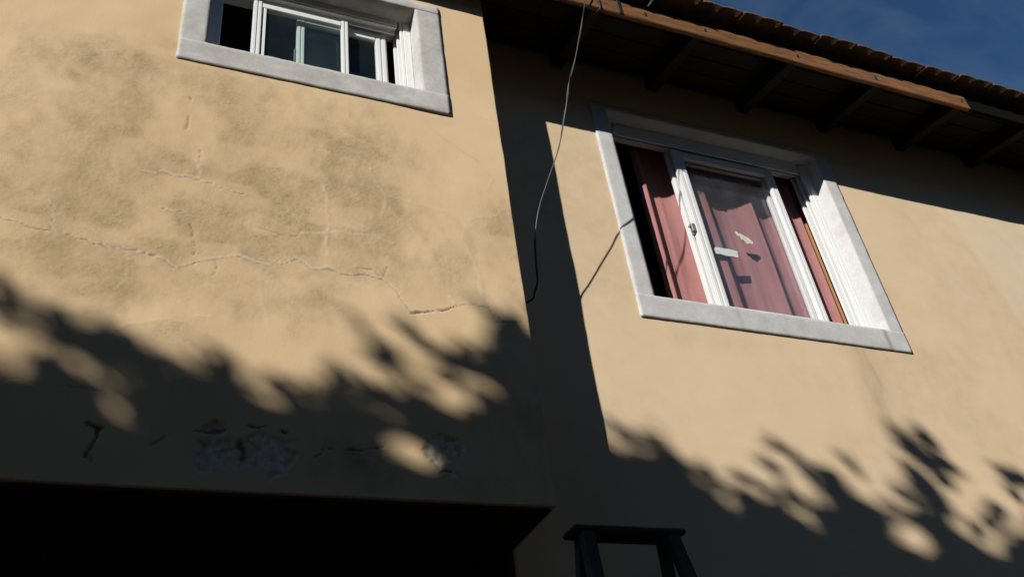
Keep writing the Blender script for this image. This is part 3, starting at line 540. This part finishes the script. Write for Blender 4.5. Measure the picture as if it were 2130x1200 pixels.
# ------------------------------------------------------------------ stepladder
LY = 1.95
lx0, lx1 = 1.073, 1.378; lz = 2.375
lad = empty('stepladder', ((lx0+lx1)/2, LY, 0)); tag(lad, 'dark weathered stepladder standing below the gap between the walls', 'ladder')
def plank(name, a, b, bev=.006): return box(name, a, b, M_LADD, lad, bev)
plank('top_step', (lx0-.012, LY, lz-.016), (lx1+.012, LY+.078, lz), .005)
plank('cross_bar', (lx0+.045, LY+.052, lz-.024), (lx1-.045, LY+.066, lz-.0165), .002)
def leg(p, q, w, d):
    bm = bmesh.new(); p = Vector(p); q = Vector(q); vs = []
    for c in (p, q):
        for sx_, sy_ in ((-1, -1), (1, -1), (1, 1), (-1, 1)): vs.append(bm.verts.new(c + Vector((sx_*w/2, sy_*d/2, 0))))
    for f in ((0, 1, 2, 3), (7, 6, 5, 4), (0, 4, 5, 1), (1, 5, 6, 2), (2, 6, 7, 3), (3, 7, 4, 0)): bm.faces.new([vs[i] for i in f])
    bmesh.ops.recalc_face_normals(bm, faces=bm.faces[:])
    bmesh.ops.bevel(bm, geom=list(bm.edges), offset=.003, segments=1, affect='EDGES')
    return bm_obj('leg', bm, M_LADD, lad)
for sgn, xx in ((-1, lx0+.028), (1, lx1-.028)):
    leg((xx, LY+.018, lz-.0165), (xx+sgn*.16, LY-.42, 0.0), .036, .030)
    leg((xx-sgn*.004, LY+.058, lz-.0165), (xx+sgn*.14, LY+.40, 0.0), .030, .026)
for i in range(1, 8):
    f = 1 - (lz-.026-i*.285)/(lz-.026); yy = LY+.018-.438*f; hw = .16*f
    plank('step', (lx0+.03-hw, yy-.035, lz-.026-i*.285-.02), (lx1-.03+hw, yy+.045, lz-.026-i*.285), .003)
for i in range(1, 4):
    f = i/4.2; plank('brace', (lx0+.03-.14*f, LY+.066+.334*f-.008, lz-.064-(lz-.064)*f-.02), (lx1-.03+.14*f, LY+.066+.334*f+.008, lz-.064-(lz-.064)*f+.02), .002)

# ------------------------------------------------------------------ trees opposite the house, whose tops shade the lower wall
S3 = np.array([1.30, 1.0, -0.71])
tx = np.array([p[0] for p in TOPLINE]); tz = np.array([p[1] for p in TOPLINE]); od = np.argsort(tx); tx = tx[od]; tz = tz[od]
def leaves(base, axis_, nrm, L, W):
    # folded lanceolate blade: 7 points, 6 triangles as quads
    side = np.cross(nrm, axis_); side /= np.linalg.norm(side, axis=1)[:, None]+1e-9
    pts = []
    for t, w, d in ((0, 0, 0), (.3, .46, .04), (.3, -.46, .04), (.65, .40, .03), (.65, -.40, .03), (1, 0, -.06), (.3, 0, 0), (.65, 0, 0)):
        pts.append(base + axis_*(L*t)[:, None] + side*(W*w)[:, None] + nrm*(L*d)[:, None])
    V = np.stack(pts, 1).reshape(-1, 3); b = np.arange(len(base))*8
    Q = np.concatenate([np.stack([b+q for q in f], -1) for f in ((0, 1, 6, 6), (0, 6, 2, 2), (6, 1, 3, 7), (2, 6, 7, 4), (7, 3, 5, 5), (4, 7, 5, 5))])
    tri = Q[Q[:, 2] == Q[:, 3]][:, :3]; quad = Q[Q[:, 2] != Q[:, 3]]
    T = np.concatenate([tri, quad[:, [0, 1, 2]], quad[:, [0, 2, 3]]]); return V, T
def place(u, v, t): return np.stack([u - 1.30*t, YF - t, v + 0.71*t], -1)
NL = 78000
u = RNG.uniform(-4.0, 5.2, NL); v = RNG.uniform(-1.6, 3.4, NL); t = 4.5 + RNG.normal(0, 0.38, NL)
nb_ = 34000; u[:nb_] = RNG.uniform(-.7, 3.7, nb_); v[:nb_] = np.interp(u[:nb_], tx, tz) + RNG.uniform(-.42, .09, nb_); t[:nb_] = 4.4 + RNG.normal(0, .35, nb_)
top = np.interp(u, tx, tz, left=3.1, right=3.05)
L = RNG.uniform(.11, .2, NL); L[:nb_] *= 0.55; W = L*RNG.uniform(.24, .34, NL)
def streak(u_, v_):     # sprays of foliage all leaning one way, with gaps between them
    ca, sa = math.cos(math.radians(-38)), math.sin(math.radians(-38)); p_ = u_*ca + v_*sa; q_ = -u_*sa + v_*ca
    return 0.6*fbm(p_*6.5, q_*22, 301, 3) + 0.4*fbm(p_*13, q_*38, 311, 2)
def open_sky(u_, v_):   # True where the spray leaves a gap
    dep = np.interp(u_, tx, tz, left=3.1, right=3.05) - v_
    return streak(u_, v_) < np.interp(dep, [-.12, -.06, 0.0, .04, .09, .16, .25], [.80, .66, .53, .43, .36, .29, 0])
deep = np.clip((top - v)/0.5, 0, 1); L *= 1+0.5*deep; W *= 1+0.8*deep
keep = ~open_sky(u, v)
for hx, hz, rx, rz in HOLES: keep &= np.hypot((u-hx)/(rx+.02), (v-hz)/(rz+.02)) > 1
u, v, t, L, W = u[keep], v[keep], t[keep], L[keep], W[keep]; N = len(u)
ax = RNG.normal(0, 1, (N, 3)) + np.array([-.5, 0, -.5]); ax /= np.linalg.norm(ax, axis=1)[:, None]
# keep blades near the outline from poking past it and into the gaps
near = (np.interp(u, tx, tz, left=3.1, right=3.05) - v) < 0.3
ax[near] = np.array([.6, 0.1, -.5]) + RNG.normal(0, .25, (near.sum(), 3)); ax /= np.linalg.norm(ax, axis=1)[:, None]
nr = RNG.normal(0, .75, (N, 3)) - S3/np.linalg.norm(S3); nr -= ax*(nr*ax).sum(1)[:, None]; nr /= np.linalg.norm(nr, axis=1)[:, None]
base = place(u, v, t)
ok = np.ones(N, bool); stray = RNG.uniform(0, 1, N)
for q in (0.33, 0.66, 1.0):
    p_ = base + ax*(L*q)[:, None]; tt = YF - p_[:, 1]; uu = p_[:, 0] + 1.30*tt; vv = p_[:, 2] - 0.71*tt
    ok &= ~open_sky(uu, vv)
    for hx, hz, rx, rz in HOLES: ok &= (np.hypot((uu-hx)/(rx*.9+.012), (vv-hz)/(rz*.9+.012)) > 1)
base, ax, nr, L, W = base[ok], ax[ok], nr[ok], L[ok], W[ok]
# single outer leaves that stand clear of the mass
ST0 = np.array(STROKES); ext = []
for a0, a1, b0_, b1_, w_ in ST0:
    d = np.array([b0_-a0, b1_-a1]); l = np.hypot(*d); flip = RNG.uniform() < .5
    ext.append((a0, a1, b0_, b1_, w_*.72))
    for k in range(3):
        f = RNG.uniform(.15, .75); an = RNG.uniform(.2, .6)*(1 if k % 2 else -1); c, s_ = math.cos(an), math.sin(an)
        e = np.array([d[0]*c-d[1]*s_, d[0]*s_+d[1]*c])*RNG.uniform(.35, .6); p0 = np.array([b0_, b1_]) - d*f*.9
        ext.append((p0[0], p0[1], p0[0]-e[0], p0[1]-e[1], w_*RNG.uniform(.4, .7)))
for k in range(150):
    uu = RNG.uniform(-.5, 3.3); zz = float(np.interp(uu, tx, tz)) - RNG.uniform(0, .05); an = math.radians(RNG.normal(138, 22)); l = RNG.uniform(.05, .15)
    ext.append((uu, zz, uu+math.cos(an)*l, zz+math.sin(an)*l, l*RNG.uniform(.17, .3)))
ST = np.array(ext); ts = 4.1 + RNG.normal(0, .5, len(ST))
b0 = place(ST[:, 0], ST[:, 1], ts); b1 = place(ST[:, 2], ST[:, 3], ts + RNG.normal(0, .02, len(ST)))
a2 = b1 - b0; L2 = np.linalg.norm(a2, axis=1); a2 /= L2[:, None]
n2 = -np.tile(S3/np.linalg.norm(S3), (len(ST), 1)) + RNG.normal(0, .15, (len(ST), 3)); n2 -= a2*(n2*a2).sum(1)[:, None]; n2 /= np.linalg.norm(n2, axis=1)[:, None]
base = np.concatenate([b0, base]); ax = np.concatenate([a2, ax]); nr = np.concatenate([n2, nr]); L = np.concatenate([L2, L]); W = np.concatenate([ST[:, 4]*np.where(ST[:, 0] > 1.25, 1.7, 1.35), W])
centres = [-8.7, -6.4, -4.8, -3.0, -1.5]
own = np.argmin(np.abs(base[:, 0:1] - np.array(centres)[None, :]), 1)
TLAB = ['bushy evergreen tree opposite the house, %s of the row of five' % w for w in ('leftmost', 'second from the left', 'middle one', 'second from the right', 'rightmost')]
for i, cx in enumerate(centres):
    ty = -2.1 + 0.12*math.sin(i*2.1)
    tr = empty('evergreen_tree', (cx, ty, 0)); tag(tr, TLAB[i], 'tree', 'trees opposite the house')
    s_ = own == i; V, T = leaves(base[s_], ax[s_], nr[s_], L[s_], W[s_])
    link('crown', arr_mesh('crown', V, T), M_LEAF, tr)
    bm = bmesh.new(); add_tube(bm, [(cx, ty, 0), (cx+.04, ty+.03, 1.3), (cx-.03, ty-.02, 2.8), (cx+.02, ty, 4.4), (cx, ty, 5.9)], [.18, .15, .12, .08, .03], 10)
    rnd = random.Random(i)
    for k in range(16):
        z0 = 2.0 + k*.25; a = rnd.uniform(0, 6.28); l = rnd.uniform(.4, .75)
        add_tube(bm, [(cx, ty, z0), (cx+math.cos(a)*l*.5, ty+math.sin(a)*l*.4, z0+.25), (cx+math.cos(a)*l, ty+math.sin(a)*l*.7, z0+.6)], [.035, .025, .012], 6)
    bm_obj('trunk', bm, M_BARK, tr, True)

# ------------------------------------------------------------------ unseen house added across the yard to block sky light
nb = empty('sky_blocker_house', (5.0, -5.0, 0)); tag(nb, 'unseen beige house with shuttered windows, added to block sky light', 'house')
NW = Mat('sky_blocker_render', 0.95, 0.1); nn = NW.noise(3, 5, 0.6); NW.color(NW.mix(nn, (0.20, 0.16, 0.115), (0.16, 0.13, 0.095)))
box('sky_blocker_wall', (-1.2, -9.0, 0), (12.0, -4.5, 6.9), NW.m, nb); box('roof', (-1.5, -9.3, 6.903), (12.3, -4.2, 7.1), M_TILE, nb, .02)  # wall and roof of the added unseen house
for wx_ in (1.0, 4.2, 7.4, 10.2):
    for wz_ in (1.0, 4.4):
        box('sky_blocker_window_frame', (wx_, -4.5, wz_), (wx_+1.2, -4.45, wz_+1.3), M_GREY, nb, .01)
        for k in range(8): box('sky_blocker_shutter_slat', (wx_+.08, -4.448, wz_+.08+k*.145), (wx_+1.12, -4.425, wz_+.2+k*.145), M_GREY, nb, .004)
